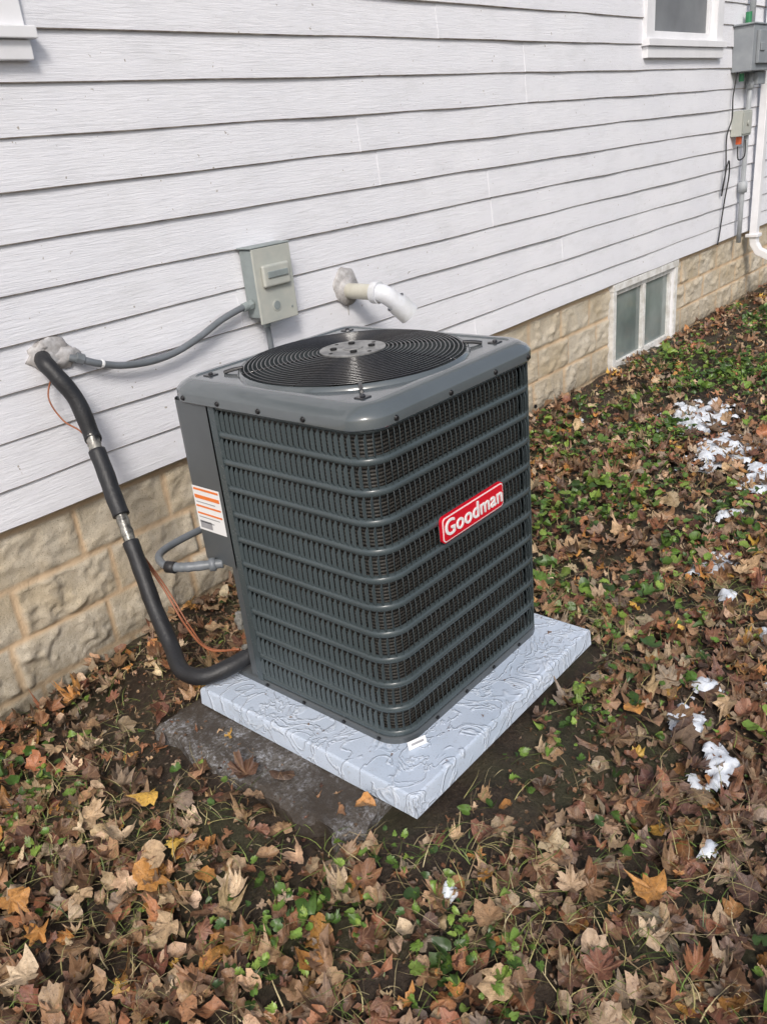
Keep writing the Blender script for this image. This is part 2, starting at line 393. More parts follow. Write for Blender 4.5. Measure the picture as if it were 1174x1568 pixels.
def circ(R_,ref):
    o=[]
    for (x,y) in ref:
        d=math.hypot(x-CX,y-CY); o.append((CX+(x-CX)/d*R_,CY+(y-CY)/d*R_))
    return o
cap=B(); ref=rr(0,RC)
loops=[([*rr(.003,RC)],.910),([*rr(.014,RC)],.9105),([*rr(.0160,RC)],.913),([*rr(.0160,RC)],.936),([*rr(.0145,RC)],.940),([*rr(.004,RC)],.951),([*rr(-.016,RC)],.962),([*rr(-.028,RC)],.9665),([*rr(-.033,RC)],.9670),
 ([*rr(-.044,RC)],.9670),([*rr(-.048,RC)],.9635)]
loops+=[(circ(.336,ref),.9628),(circ(.332,ref),.971),(circ(.327,ref),.974),(circ(.322,ref),.970),(circ(.319,ref),.93),(circ(.319,ref),.76)]
n=len(ref); VV=[];FF=[]
for li,(pts,z) in enumerate(loops):
    if li in (9,10):
        pts=[(CX+(x-CX)*max(1,.342/math.hypot(x-CX,y-CY)),CY+(y-CY)*max(1,.342/math.hypot(x-CX,y-CY))) for x,y in pts]
    VV+=[(x,y,z+DZ) for x,y in pts]
for l in range(len(loops)-1):
    for i in range(n): FF.append((l*n+i,l*n+(i+1)%n,(l+1)*n+(i+1)%n,(l+1)*n+i))
cap.add(VV,FF); o=cap.obj('top_cover',[M_cap],ac); smooth_angle(o,38)
sc=B()
per=[]
for t in (.10,.30,.52,.74): per.append(((X0-.0163,Y1-(Y1-Y0)*t),(-1,0)))
for t in (.12,.42,.70,.93): per.append(((X0+.74*t,Y0-.0163),(0,-1)))
for t in (.2,.5,.8): per.append(((X1+.0163,Y0+.7368*t),(1,0)))
for (q,nn) in per:
    sc.cyl((q[0],q[1],.924+DZ),(nn[0],nn[1],0),.008,.005,10,r2=.005)
for t in (.28,.5,.72,.9): sc.cyl((X0-.008,Y1-(Y1-Y0)*t,.014),(-1,0,0),.006,.004,10)
for t in (.2,.4,.6,.8): sc.cyl((.74*t,Y0-.008,.014),(0,-1,0),.006,.004,10)
for z in (.12,.34,.56,.78): sc.cyl((X1-.018,Y0-.004,z),(0,-1,0),.006,.004,10)
sc.obj('screws',[M_screw],ac)
rbm=B()
for (sx_,sy_) in ((-1,-1),(1,-1),(1,1),(-1,1)):
    cx,cy=CX+sx_*.292,CY+sy_*.292
    rbm.box(cx-.016,cx+.016,cy-.016,cy+.016,.962+DZ,.9665+DZ)
    rbm.cyl((cx,cy,.9665+DZ),(0,0,1),.008,.006,10,r2=.005)
    a=math.atan2(sy_,sx_); d_=Vector((math.cos(a),math.sin(a),0)); 
    rbm.tube([Vector((CX,CY,.975+DZ))+d_*.318,Vector((CX,CY,.973+DZ))+d_*.345,Vector((CX,CY,.967+DZ))+d_*.375],.006,8,3)
o=rbm.obj('cover_brackets',[M_wire],ac,bevel=.002)
# guard
g=B()
def gd(r): return .975+DZ+.018*(1-(r/.322)**2)
for i in range(18):
    r_=.104+i*(.316-.104)/17
    g.tube([(CX+r_*math.cos(a),CY+r_*math.sin(a),gd(r_)) for a in [2*math.pi*k/72 for k in range(72)]],.0019,6,1,closed=True)
for a0 in range(0,360,45):
    a=math.radians(a0+12)
    g.tube([(CX+r_*math.cos(a),CY+r_*math.sin(a),gd(r_)-.004) for r_ in np.linspace(.06,.328,8)],.0026,6,1)
o=g.obj('wire_fan_guard',[M_wire],ac,True)
zd=gd(0)+.001
d=B(); d.cyl((CX,CY,zd-.003),(0,0,1),.096,.004,48); 
for k in range(4):
    a=math.radians(45+90*k); d.cyl((CX+.055*math.cos(a),CY+.055*math.sin(a),zd+.001),(0,0,1),.010,.005,12,1)
    d.cyl((CX+.078*math.cos(a+.6),CY+.078*math.sin(a+.6),zd+.001),(0,0,1),.006,.001,10,1)
d.cyl((CX,CY,zd+.001),(0,0,1),.030,.002,24,0)
o=d.obj('fan_hub_cover',[M_disc,M_dark],ac,bevel=.001)
f=B(); f.cyl((CX,CY,.82),(0,0,1),.075,zd-.006-.82,32)
o=f.obj('fan_motor',[M_dark],ac)
f=B()
for k in range(3):
    a0=2*math.pi*k/3+.5; VV=[];FF=[]
    for i in range(9):
        r_=.06+.245*i/8
        for j in range(9):
            t=j/8-.5; a=a0+t*1.35*(1-.15*i/8)+.25*i/8; VV.append((CX+r_*math.cos(a),CY+r_*math.sin(a),.885+t*.11-.01*i/8))
    for i in range(8):
        for j in range(8): FF.append((i*9+j,i*9+j+1,(i+1)*9+j+1,(i+1)*9+j))
    f.add(VV,FF)
f.obj('fan_blades',[M_fan],ac,True)
# inner shroud so the cavity under the fan reads dark
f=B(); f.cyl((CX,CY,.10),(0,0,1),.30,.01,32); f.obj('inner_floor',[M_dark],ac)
# perimeter path for louvred guard
YP=-.918
def path_pts():
    R=RC; P=[]
    P.append((X0,YP)); 
    def seg(a,b_,n_):
        for i in range(1,n_+1): P.append((a[0]+(b_[0]-a[0])*i/n_,a[1]+(b_[1]-a[1])*i/n_))
    def arc(cx,cy,a0,a1,n_=12):
        for i in range(1,n_+1):
            a=math.radians(a0+(a1-a0)*i/n_); P.append((cx+R*math.cos(a),cy+R*math.sin(a)))
    seg(P[-1],(X0,Y0+R),12); arc(X0+R,Y0+R,180,270); seg(P[-1],(X1-R,Y0),12); arc(X1-R,Y0+R,270,360); seg(P[-1],(X1,Y1-R),12); arc(X1-R,Y1-R,0,90); seg(P[-1],(.16,Y1),12)
    return P
PP=path_pts(); S=[0]
for i in range(1,len(PP)): S.append(S[-1]+math.dist(PP[i],PP[i-1]))
def at_s(s):
    s=min(max(s,0),S[-1]-1e-6); i=max(j for j in range(len(S)-1) if S[j]<=s); t=(s-S[i])/(S[i+1]-S[i])
    p=Vector((PP[i][0]*(1-t)+PP[i+1][0]*t,PP[i][1]*(1-t)+PP[i+1][1]*t)); 
    j=i+1 if t>.5 else i-1; j=min(max(j,0),len(PP)-2)
    d1=Vector((PP[i+1][0]-PP[i][0],PP[i+1][1]-PP[i][1])).normalized(); d2=Vector((PP[j+1][0]-PP[j][0],PP[j+1][1]-PP[j][1])).normalized()
    w_=abs(t-.5); dd=(d1*(1-w_)+d2*w_).normalized(); nn=Vector((dd.y,-dd.x)); return p,dd,nn
def strip(bd,s0,s1,prof,m=0,ds=.02):
    n_=max(2,int((s1-s0)/ds)); VV=[];FF=[];k=len(prof)
    for i in range(n_+1):
        p,dd,nn=at_s(s0+(s1-s0)*i/n_)
        for (o_,z) in prof: VV.append((p.x+nn.x*o_,p.y+nn.y*o_,z))
    for i in range(n_):
        for j in range(k-1): a=i*k+j; FF.append((a,a+k,a+k+1,a+1))
    bd.add(VV,FF,m)
ST=S[-1]; sA=0.026; 
s_fr=S[24]+(X1-X0-2*RC)
posts=[(0,sA),(s_fr+.035,s_fr+.13),(ST-.03,ST)]
ROWS=11; zb,zt=.030,ZTOP; pitch=(zt-zb)/ROWS; band=.022
lv=B()
for r_ in range(ROWS+1):
    zc=zb+pitch*r_
    h=band/2
    z0_,z1_=zc-h,zc+h
    if r_==0: z0_=.018
    if r_==ROWS: z1_=ZTOP+.004
    strip(lv,0,ST,[(-.012,z0_),(-.002,z0_+.001),(.0016,z0_+.004),(.0030,(z0_+z1_)/2),(.0016,z1_-.004),(-.002,z1_-.001),(-.012,z1_)])
for a,c_ in posts: strip(lv,a,c_,[(.0055,.018),(.0055,ZTOP+.004)],0,.008); 
for a,c_ in posts:
    for s_ in (a,c_):
        p,dd,nn=at_s(s_); q=p+nn*.0055; q2=p-nn*.012
        lv.add([(q.x,q.y,.018),(q2.x,q2.y,.018),(q2.x,q2.y,ZTOP+.004),(q.x,q.y,ZTOP+.004)],[(0,1,2,3)])
def inpost(s): return any(a-.004<s<c_+.004 for a,c_ in posts)
sp_=.0205; ns=int(ST/sp_)
for i in range(ns):
    s_=sp_*(i+.5)
    if inpost(s_): continue
    p,dd,nn=at_s(s_); ang=math.radians(126); dv=(dd*math.cos(ang)+nn*math.sin(ang)); wv=Vector((dv.y,-dv.x))*.0006
    for r_ in range(ROWS):
        za,zb2=zb+pitch*r_+band/2-.004,zb+pitch*(r_+1)-band/2+.004
        VV=[]
        for z,e in ((za,0),(za+.014,1),(zb2-.014,1),(zb2,0)):
            for q in (p+dv*(.0080*e-.001),p-dv*.0036):
                VV+=[(q.x+wv.x,q.y+wv.y,z),(q.x-wv.x,q.y-wv.y,z)]
        FF=[]
        for l in range(3):
            a=l*4; FF+=[(a,a+2,a+6,a+4),(a+3,a+1,a+5,a+7),(a+1,a,a+4,a+5),(a+2,a+3,a+7,a+6)]
        lv.add(VV,FF)
o=lv.obj('louvered_coil_guard',[M_louv],ac); smooth_angle(o,40)
# coil
n_=160; VV=[];FF=[]
for i in range(n_+1):
    p,dd,nn=at_s(ST*i/n_)
    for z in (.02,.92): q=p-nn*.026; VV.append((q.x,q.y,z))
for i in range(n_): FF.append((i*2,i*2+2,i*2+3,i*2+1))
o=mobj('condenser_coil',VV,FF,M_coil,ac,True)
uvl=o.data.uv_layers.new(name='UVMap')
for poly in o.data.polygons:
    for li in poly.loop_indices:
        vi=o.data.loops[li].vertex_index; uvl.data[li].uv=(ST*(vi//2)/n_,VV[vi][2])
bp=B(); 
for z0_,z1_,of in ((.0,.020,.006),):
    ps=rr(of,RC); pi=rr(-.012,RC); k=len(ps)
    VV=[(x,y,z0_) for x,y in ps]+[(x,y,z1_-.003) for x,y in ps]+[(x+(CX-x)*.008,y+(CY-y)*.008,z1_) for x,y in ps]+[(x,y,z1_+.001) for x,y in pi]
    FF=[]
    for l in range(3):
        for i in range(k): FF.append((l*k+i,l*k+(i+1)%k,(l+1)*k+(i+1)%k,(l+1)*k+i))
    FF.append(tuple(range(3*k,4*k))); FF.append(tuple(range(k-1,-1,-1)))
    bp.add(VV,FF)
o=bp.obj('base_pan',[M_pan],ac); smooth_angle(o,40)
ep=B()
zp0=.418
def cornerprof(off):
    R=.035; P=[(X0-off,YP+.004),(X0-off,Y1-R)]
    for i in range(1,7):
        a=math.radians(180-90*i/6); P.append((X0+R+(R+off)*math.cos(a),Y1-R+(R+off)*math.sin(a)))
    P.append((.165,Y1+off)); return P
cp=cornerprof(.008); k=len(cp)
VV=[(x,y,zp0) for x,y in cp]+[(x,y,ZTOP+.004) for x,y in cp]; FF=[(i,i+k,i+1+k,i+1) for i in range(k-1)]
VV+=[(.165,YP+.004,zp0)]; FF.append(tuple(range(k))+(2*k,))
ep.add(VV,FF)
ep.add([(X0,-.885,.02),(X0,-.885,zp0),(.05,-.84,.02),(.05,-.84,zp0),(.15,-.765,.02),(.15,-.765,zp0),(X0,YP+.004,.02),(X0,YP+.004,zp0)],[(6,7,1,0),(0,1,3,2),(2,3,5,4)])
o=ep.obj('electrical_panel',[M_pan],ac); smooth_angle(o,40)
sv=B()
for z in (.075,.20):
    sv.cyl((.05,-.84,z),(-.75,-.1,0),.017,.05,16); sv.cyl((.01,-.845,z-.03),(0,0,1),.012,.06,6)
o=sv.obj('service_valves',[M_tape],ac,bevel=.002)
lb=B(); xl=X0-.0095
def lq(y0,y1,z0,z1,m,x=xl): lb.add([(x,y0,z0),(x,y1,z0),(x,y1,z1),(x,y0,z1)],[(0,3,2,1)],m)
lq(-.775,-.902,.522,.668,0)
for z0_,z1_ in ((.655,.662),(.628,.640),(.600,.606),(.576,.582)): lq(-.781,-.896,z0_,z1_,1,xl-.001)
for i in range(7):
    z_=.650-i*.0165; 
    if not any(abs(z_-q)<.009 for q in (.658,.634,.603,.579)): lq(-.785,-.785-random.uniform(.06,.105),z_-.002,z_+.001,2,xl-.0012)
lq(-.785,-.84,.53,.555,2,xl-.0012)
lb.obj('warning_label',[M_white,M_orange,M_print],ac)
def rrect(x0,x1,z0,z1,R,n_=6):
    P=[]
    for (cx,cz,a0) in ((x1-R,z1-R,0),(x0+R,z1-R,90),(x0+R,z0+R,180),(x1-R,z0+R,270)):
        for i in range(n_+1): a=math.radians(a0+90*i/n_); P.append((cx+R*math.cos(a),cz+R*math.sin(a)))
    return P
bd=B()
bx0,bx1,bz0,bz1=.228,.528,.538,.616
for (ins,y0_,y1_,R,m) in ((0,-.004,-.013,.014,0),(.003,-.013,-.0145,.012,1),(.0060,-.0145,-.0155,.010,0)):
    P=rrect(bx0+ins,bx1-ins,bz0+ins,bz1-ins,R); k=len(P)
    VV=[(x,Y0+y0_,z) for x,z in P]+[(x,Y0+y1_,z) for x,z in P]
    bd.add(VV,[tuple(range(k,2*k))[::-1]]+[(i,(i+1)%k,k+(i+1)%k,k+i) for i in range(k)],m)
bd.obj('brand_badge',[M_red,M_white],ac)
for j,(dx_,dz_) in enumerate(((-.0018,0),(.0018,0),(0,.0008),(0,-.0008))):
    tx=bpy.data.curves.new('badge_lettering','FONT'); tx.body='Goodman'; tx.size=.067; tx.extrude=.0006+.0001*j; tx.align_x='CENTER'; tx.align_y='CENTER'; tx.space_character=1.06
    to=bpy.data.objects.new('badge_lettering',tx); COL.objects.link(to); to.parent=ac; to.location=((bx0+bx1)/2+dx_,Y0-.0165-.0002*j,(bz0+bz1)/2+.001+dz_); to.rotation_euler=(math.radians(90),0,0); tx.materials.append(M_white)
st=B(); st.add([(.000,-1.524,.001),(.055,-1.545,.001),(.055,-1.539,.026),(.001,-1.518,.026)],[(0,1,2,3)],0); st.add([(.008,-1.5285,.014),(.045,-1.5425,.014),(.045,-1.541,.020),(.008,-1.527,.020)],[(0,1,2,3)],1)
st.obj('barcode_sticker',[M_white,M_print],ac)

# ---------------------------------------------------------------- pad & slab
pb=B(); px0,px1,py0,py1=-.14,.8155,-1.6546,-.765
def loop4(i,z): return [(px0+i,py0+i,z),(px1-i,py0+i,z),(px1-i,py1-i,z),(px0+i,py1-i,z)]
VV=loop4(.0,-.062)+loop4(.003,-.010)+loop4(.006,-.003)+loop4(.012,0)
pb.add(VV,[(l*4+i,l*4+(i+1)%4,(l+1)*4+(i+1)%4,(l+1)*4+i) for l in range(3) for i in range(4)]+[(3,2,1,0)])
nn_=90; TV=[];TF=[]
for i in range(nn_+1):
    for j in range(nn_+1):
        x=px0+.012+(px1-px0-.024)*i/nn_; y=py0+.012+(py1-py0-.024)*j/nn_
        e=min(i,j,nn_-i,nn_-j); q=noise.noise((x*8+.8*noise.noise((x*5,y*5,7)),y*8+.8*noise.noise((x*5,y*5,3)),0))
        TV.append((x,y,0 if e==0 else (.0016*q)*min(1,e/4)))
for i in range(nn_):
    for j in range(nn_): a=i*(nn_+1)+j; TF.append((a,a+nn_+1,a+nn_+2,a+1))
pb.add(TV,TF)
o=pb.obj('equipment_pad',[M_pad]); smooth_angle(o,30)
sl=B(); nn_=50; SV=[];SF=[]
for i in range(nn_+1):
    for j in range(nn_+1):
        x=-.30+.95*i/nn_; y=-1.545+.83*j/nn_; 
        ed=min(i,j,nn_-i,nn_-j); 
        if ed==0: x+=.030*noise.fractal((x*14,y*14,1),1,2,3); y+=.030*noise.fractal((x*14,y*14,5),1,2,3)
        x+=.02*(y+1.1)
        SV.append((x,y,-.066-.012*(ed==0)-.004*abs(noise.noise((x*20,y*20,2)))))
for i in range(nn_):
    for j in range(nn_): a=i*(nn_+1)+j; SF.append((a,a+nn_+1,a+nn_+2,a+1))
bi=[i*(nn_+1) for i in range(nn_+1)]+[nn_*(nn_+1)+j for j in range(1,nn_+1)]+[i*(nn_+1)+nn_ for i in range(nn_-1,-1,-1)]+[j for j in range(nn_-1,0,-1)]
base=len(SV); SV+=[(SV[i][0],SV[i][1],-.2) for i in bi]; k=len(bi)
SF+=[(base+i,base+(i+1)%k,bi[(i+1)%k],bi[i]) for i in range(k)]
sl.add(SV,SF); o=sl.obj('concrete_slab',[M_slab]); smooth_angle(o,40)

# ---------------------------------------------------------------- refrigerant line
rl=empty('refrigerant_line')
PT=[(.02,.01,.985),(-.005,-.045,.975),(.005,-.085,.93),(.035,-.12,.84),(.042,-.15,.72),(.018,-.225,.60),(-.012,-.31,.48),(-.045,-.41,.33),(-.075,-.50,.18),(-.105,-.60,.085),(-.145,-.70,.045),(-.125,-.79,.045),(-.05,-.84,.06),(.04,-.86,.075)]
t=B()
t.tube(PT[:5]+[(.036,-.165,.70)],.029,16,8,0,rf=lambda q:1+.03*math.sin(q*30))
t.tube([(.032,-.178,.665),PT[5],(-.000,-.275,.525),(-.014,-.32,.465)],.0275,16,8,0,rf=lambda q:1.08+.02*math.sin(q*20))
t.tube([(-.032,-.37,.385),PT[7],(-.060,-.455,.255),PT[8],PT[9],PT[10],PT[11],PT[12],PT[13]],.028,16,8,0,rf=lambda q:1.0+.025*math.sin(q*46))
t.obj('foam_insulation',[M_foam],rl,True)
t=B()
t.tube([(.045,-.145,.735),(.036,-.165,.70),(.030,-.18,.66)],.023,14,6,0,rf=lambda q:1+.06*math.sin(q*40))
t.tube([(-.008,-.305,.49),(-.02,-.335,.44),(-.036,-.38,.37)],.021,14,6,0,rf=lambda q:1+.08*math.sin(q*50))
t.obj('taped_joints',[M_tape],rl,True)
t=B()
t.tube([(.03,-.02,.93),(-.03,-.06,.86),(-.02,-.10,.78),(.02,-.14,.72),(.0,-.20,.62)],.003,8,8)
t.tube([(-.005,-.36,.33),(.01,-.44,.20),(.0,-.54,.09),(-.02,-.68,.05),(.02,-.80,.07)],.0042,8,8)
t.tube([(.0,-.36,.33),(.02,-.44,.20),(.015,-.54,.08),(-.005,-.66,.04),(.03,-.80,.06)],.0032,8,8)
t.obj('control_wire',[M_copper],rl,True)
t=B(); 
def blob(bd,c_,rx,ry,rz,seed,m=0,nu=28,nv=16,amp=.25):
    VV=[];FF=[]
    for i in range(nv+1):
        ph=math.pi*i/nv
        for j in range(nu):
            th=2*math.pi*j/nu; d_=Vector((math.sin(ph)*math.cos(th),math.sin(ph)*math.sin(th),math.cos(ph)))
            s_=1+amp*noise.fractal(d_*1.8+Vector((seed,0,0)),1,2,4); VV.append((c_[0]+rx*d_.x*s_,c_[1]+ry*d_.y*s_,c_[2]+rz*d_.z*s_))
    for i in range(nv):
        for j in range(nu): FF.append((i*nu+j,(i+1)*nu+j,(i+1)*nu+(j+1)%nu,i*nu+(j+1)%nu))
    bd.add(VV,FF,m)
blob(t,(.035,-.008,.990),.085,.020,.055,3); blob(t,(.09,-.014,.970),.055,.020,.038,8); blob(t,(.02,-.01,1.02),.03,.018,.02,15)
t.obj('wall_penetration_sealant',[M_seal],rl,True)

# conduits / disconnect
dc=empty('disconnect_box')
t=B(); t.box(.94,1.14,-.088,-.012,.925,1.20,0)
o=t.obj('enclosure',[M_boxside],dc,bevel=.006)
t=B(); t.box(.935,1.146,-.098,-.0885,.90,1.203,0); t.box(.93,1.15,-.10,-.012,1.2035,1.210,1)
o=t.obj('front_cover',[M_box,M_boxside],dc,bevel=.004)
t=B(); t.box(.965,1.115,-.118,-.0985,1.045,1.135,0); o=t.obj('pull_out_handle',[M_box],dc,bevel=.013,seg=3)
t=B(); t.box(.985,1.098,-.124,-.1185,1.082,1.108,0); o=t.obj('handle_grip',[M_boxside],dc,bevel=.005,seg=2)
t=B(); t.cyl((1.03,-.098,.965),(0,-1,0),.024,.0025,24); t.cyl((1.03,-.1005,.965),(0,-1,0),.018,.0015,24,1); t.cyl((1.115,-.098,.945),(0,-1,0),.005,.003,10,1)
t.obj('embossed_mark',[M_box,M_boxside],dc,bevel=.0008)
t=B(); t.cyl((.935,-.05,.985),(-1,0,-.12),.021,.022,6); t.cyl((.915,-.05,.983),(-1,0,-.12),.018,.03,16)
t.cyl((1.0,-.05,.926),(0,0,-1),.021,.02,6); t.cyl((1.0,-.05,.908),(0,0,-1),.017,.03,16)
t.obj('conduit_fittings',[M_boxside],dc,bevel=.002)
ec=empty('electrical_conduit')
t=B(); t.tube([(.095,-.03,.965),(.14,-.05,.945),(.19,-.055,.922),(.28,-.055,.893),(.40,-.055,.878),(.52,-.055,.885),(.64,-.055,.915),(.76,-.052,.955),(.86,-.05,.977),(.93,-.05,.985)],.0135,14,10)
t.obj('line_conduit',[M_cond],ec,True)
t=B(); t.cyl((.14,-.047,.947),(-.9,.3,.5),.020,.03,8); t.cyl((.205,-.055,.917),(-.9,0,.42),.015,.012,12,1); t.obj('conduit_connector',[M_cond,M_white],ec,bevel=.002)
t=B(); t.tube([(1.0,-.05,.90),(1.0,-.055,.75),(.93,-.12,.52),(.62,-.33,.34),(.36,-.45,.34),(.17,-.50,.375),(.03,-.525,.385),(-.06,-.58,.40),(-.11,-.67,.415),(-.112,-.74,.42),(-.06,-.80,.418)],.0125,14,10)
t.obj('whip_conduit',[M_cond],ec,True)
t=B(); t.tube([(-.112,-.735,.42),(-.085,-.775,.419),(-.010,-.845,.416)],.015,12,10,rf=lambda q:1+.06*math.sin(q*90)); t.cyl((-.04,-.818,.417),(.72,-.68,0),.022,.018,8)
t.cyl((-.112,-.74,.42),(-.3,.9,0),.019,.03,12,1)
t.obj('whip_connector',[M_cond,M_black],ec,True)
# vent pipe
vp=empty('vent_pipe')
t=B(); t.tube([(1.55,.0,.925),(1.55,-.10,.925),(1.555,-.215,.922)],.036,24,4); t.obj('pipe',[M_pvc],vp,True)
t=B(); 
el=[(1.555,-.195,.922),(1.562,-.225,.917),(1.576,-.247,.902),(1.595,-.262,.880),(1.612,-.274,.858)]
t.tube(el,.042,24,6,cap=False)
t.tube([(1.553,-.180,.923),(1.556,-.212,.921)],.050,24,1); 
t.tube([(1.600,-.266,.874),(1.620,-.280,.848),(1.650,-.301,.808)],.052,24,3,cap=False); t.tube([(1.600,-.266,.874),(1.620,-.280,.848),(1.650,-.301,.808)],.044,24,3,cap=False)
o=t.obj('elbow',[M_pvcw],vp); smooth_angle(o,40)
t=B(); blob(t,(1.55,-.012,.945),.085,.018,.085,12,0,amp=.14); t.cyl((1.55,-.010,.925),(0,-1,0),.064,.022,28,0); t.obj('wall_flange',[M_seal],vp,True)
t=B(); t.tube([(1.55,-.012,.885),(1.552,-.012,.86),(1.552,-.010,.81)],.004,8,4,rf=lambda q:1.4-q); t.obj('sealant_drip',[M_seal],vp,True)

# utilities on right
mb=empty('electric_meter_box')
t=B(); t.box(6.42,6.95,-.17,-.01,1.79,2.12,0); t.box(6.50,6.87,-.195,-.171,1.84,2.08,0); t.box(6.52,6.62,-.205,-.196,1.93,1.99,0); t.box(6.40,6.97,-.18,-.01,2.121,2.135,0); t.box(6.75,6.95,-.12,-.01,1.69,1.788,0)
t.obj('enclosure',[M_box2],mb,bevel=.006)
t=B(); t.tube([(6.68,-.06,2.13),(6.68,-.06,3.0),(6.68,-.06,5.0)],.025,14,2); t.tube([(6.75,-.06,1.79),(6.75,-.06,1.2),(6.75,-.06,.4)],.021,14,2); t.cyl((6.75,-.06,.83),(0,0,1),.04,.09,14); t.cyl((6.75,-.06,1.66),(0,0,1),.034,.06,14)
t.obj('riser_conduit',[M_steelp],mb,True)
t=B(); t.cyl((6.60,-.06,2.136),(0,0,1),.025,.09,12); t.cyl((6.53,-.06,1.72),(0,0,1),.02,.06,12); t.obj('insulators',[M_green],mb)
jb=empty('junction_box')
t=B(); t.box(6.50,6.74,-.10,-.01,1.30,1.50,0); t.box(6.515,6.725,-.108,-.101,1.315,1.485,0); t.cyl((6.62,-.11,1.40),(0,-1,0),.02,.01,16); t.obj('enclosure',[M_box],jb,bevel=.005)
t=B(); t.box(6.55,6.59,-.08,-.04,1.235,1.297,0); t.obj('plug',[M_red2],jb,bevel=.004)
t=B()
t.tube([(6.46,-.05,1.80),(6.42,-.04,1.62),(6.40,-.05,1.45),(6.36,-.03,1.30),(6.36,-.04,1.05),(6.33,-.03,.85),(6.30,-.05,.95),(6.36,-.06,1.12),(6.42,-.05,1.0),(6.38,-.04,.80),(6.36,-.03,.62),(6.33,-.03,.50),(6.22,-.06,.46)],.006,8,8)
t.tube([(6.55,-.06,1.22),(6.50,-.09,1.12),(6.62,-.10,1.14),(6.68,-.08,1.26)],.006,8,8)
t.obj('utility_cable',[M_black],None,True)
ds=empty('downspout')
t=B()
def rect_sweep(bd,pts,w,d_,m=0):
    P=[Vector(p) for p in pts]; VV=[];FF=[]
    for i,p in enumerate(P):
        d=(P[min(i+1,len(P)-1)]-P[max(i-1,0)]).normalized(); a=Vector((1,0,0)); a=(a-d*a.dot(d)).normalized(); b_=d.cross(a)
        for u,v in ((-1,-1),(1,-1),(1,1),(-1,1)): VV.append(p+a*u*w/2+b_*v*d_/2)
    for i in range(len(P)-1):
        for k in range(4): FF.append((i*4+k,i*4+(k+1)%4,(i+1)*4+(k+1)%4,(i+1)*4+k))
    FF.append((3,2,1,0)); FF.append(tuple(range(len(P)*4-4,len(P)*4))); bd.add(VV,FF,m)
rect_sweep(t,[(7.12,-.075,5.0),(7.12,-.075,.42),(7.12,-.085,.34),(7.12,-.13,.27),(7.12,-.28,.20),(7.12,-.55,.12)],.085,.065); t.box(7.06,7.18,-.13,-.012,.40,.43)
t.obj('pipe',[M_trim],ds,bevel=.006)

# ---------------------------------------------------------------- vegetation & leaves
def scatter_mesh(name,templates,idx,pos,yaw,tilt,taz,size,curl,cols,mat):
    allV=[];allC=[];allUV=[];loops=[];starts=[];tot=[];off=0;lo=0
    for ti,(TV,TF) in enumerate(templates):
        sel=np.where(idx==ti)[0]
        if len(sel)==0: continue
        n_=len(TV); m=len(sel)
        P=np.repeat(TV[None],m,0).copy()
        x,y=P[:,:,0].copy(),P[:,:,1].copy(); r2=x*x+y*y; c1=curl[sel]
        th=np.arctan2(y,x)
        P[:,:,2]+=c1[:,0:1]*x*x+c1[:,1:2]*y*y+c1[:,2:3]*r2*np.sin(3*th+c1[:,3:4]*6)+c1[:,4:5]*r2*np.sin(7*th+c1[:,3:4]*17)+c1[:,5:6]*np.abs(x)
        P[:,:,0]=x*(1-.30*np.minimum(np.abs(c1[:,0:1]),1.8)*np.abs(x)); P[:,:,1]=y*(1-.22*np.minimum(np.abs(c1[:,1:2]),1.8)*np.abs(y))
        P*=size[sel][:,None,None]
        ca,sa=np.cos(yaw[sel])[:,None],np.sin(yaw[sel])[:,None]
        X_=P[:,:,0]*ca-P[:,:,1]*sa; Y_=P[:,:,0]*sa+P[:,:,1]*ca; Z_=P[:,:,2]
        cb,sb2=np.cos(taz[sel])[:,None],np.sin(taz[sel])[:,None]
        u=X_*cb+Y_*sb2; v=-X_*sb2+Y_*cb
        ct,st_=np.cos(tilt[sel])[:,None],np.sin(tilt[sel])[:,None]
        v2=v*ct-Z_*st_; z2=v*st_+Z_*ct
        X_=u*cb-v2*sb2; Y_=u*sb2+v2*cb
        Q=np.stack([X_,Y_,z2],-1)+pos[sel][:,None,:]
        allV.append(Q.reshape(-1,3)); allUV.append(np.repeat(TV[None,:,:2],m,0).reshape(-1,2))
        tr=np.sqrt((TV[:,0]**2+TV[:,1]**2)); C=cols[sel][:,None,:]*(1.0-.15*tr[None,:,None]); allC.append(C.reshape(-1,3))
        for arr in TF:
            A=(arr[None]+ (off+np.arange(m)*n_)[:,None,None]).reshape(-1,arr.shape[1])
            loops.append(A.ravel()); starts.append(lo+np.arange(len(A))*arr.shape[1]); tot.append(np.full(len(A),arr.shape[1])); lo+=A.size
        off+=m*n_
    V_=np.concatenate(allV); L=np.concatenate(loops).astype(np.int32); S_=np.concatenate(starts).astype(np.int32); T_=np.concatenate(tot).astype(np.int32)
    me=bpy.data.meshes.new(name); me.vertices.add(len(V_)); me.vertices.foreach_set('co',V_.astype(np.float32).ravel())
    me.loops.add(len(L)); me.loops.foreach_set('vertex_index',L); me.polygons.add(len(S_)); me.polygons.foreach_set('loop_start',S_)
    try: me.polygons.foreach_set('loop_total',T_)
    except Exception: pass
    C=np.concatenate(allC); C=np.concatenate([C,np.ones((len(C),1))],1)
    ca_=me.color_attributes.new('Col','FLOAT_COLOR','POINT'); ca_.data.foreach_set('color',C.astype(np.float32).ravel())
    uv=me.uv_layers.new(name='UVMap'); UV=np.concatenate(allUV)[L]; uv.data.foreach_set('uv',UV.astype(np.float32).ravel())
    me.update(calc_edges=True); me.validate(); me.shade_smooth(); me.materials.append(mat)
    o=bpy.data.objects.new(name,me); COL.objects.link(o); return o
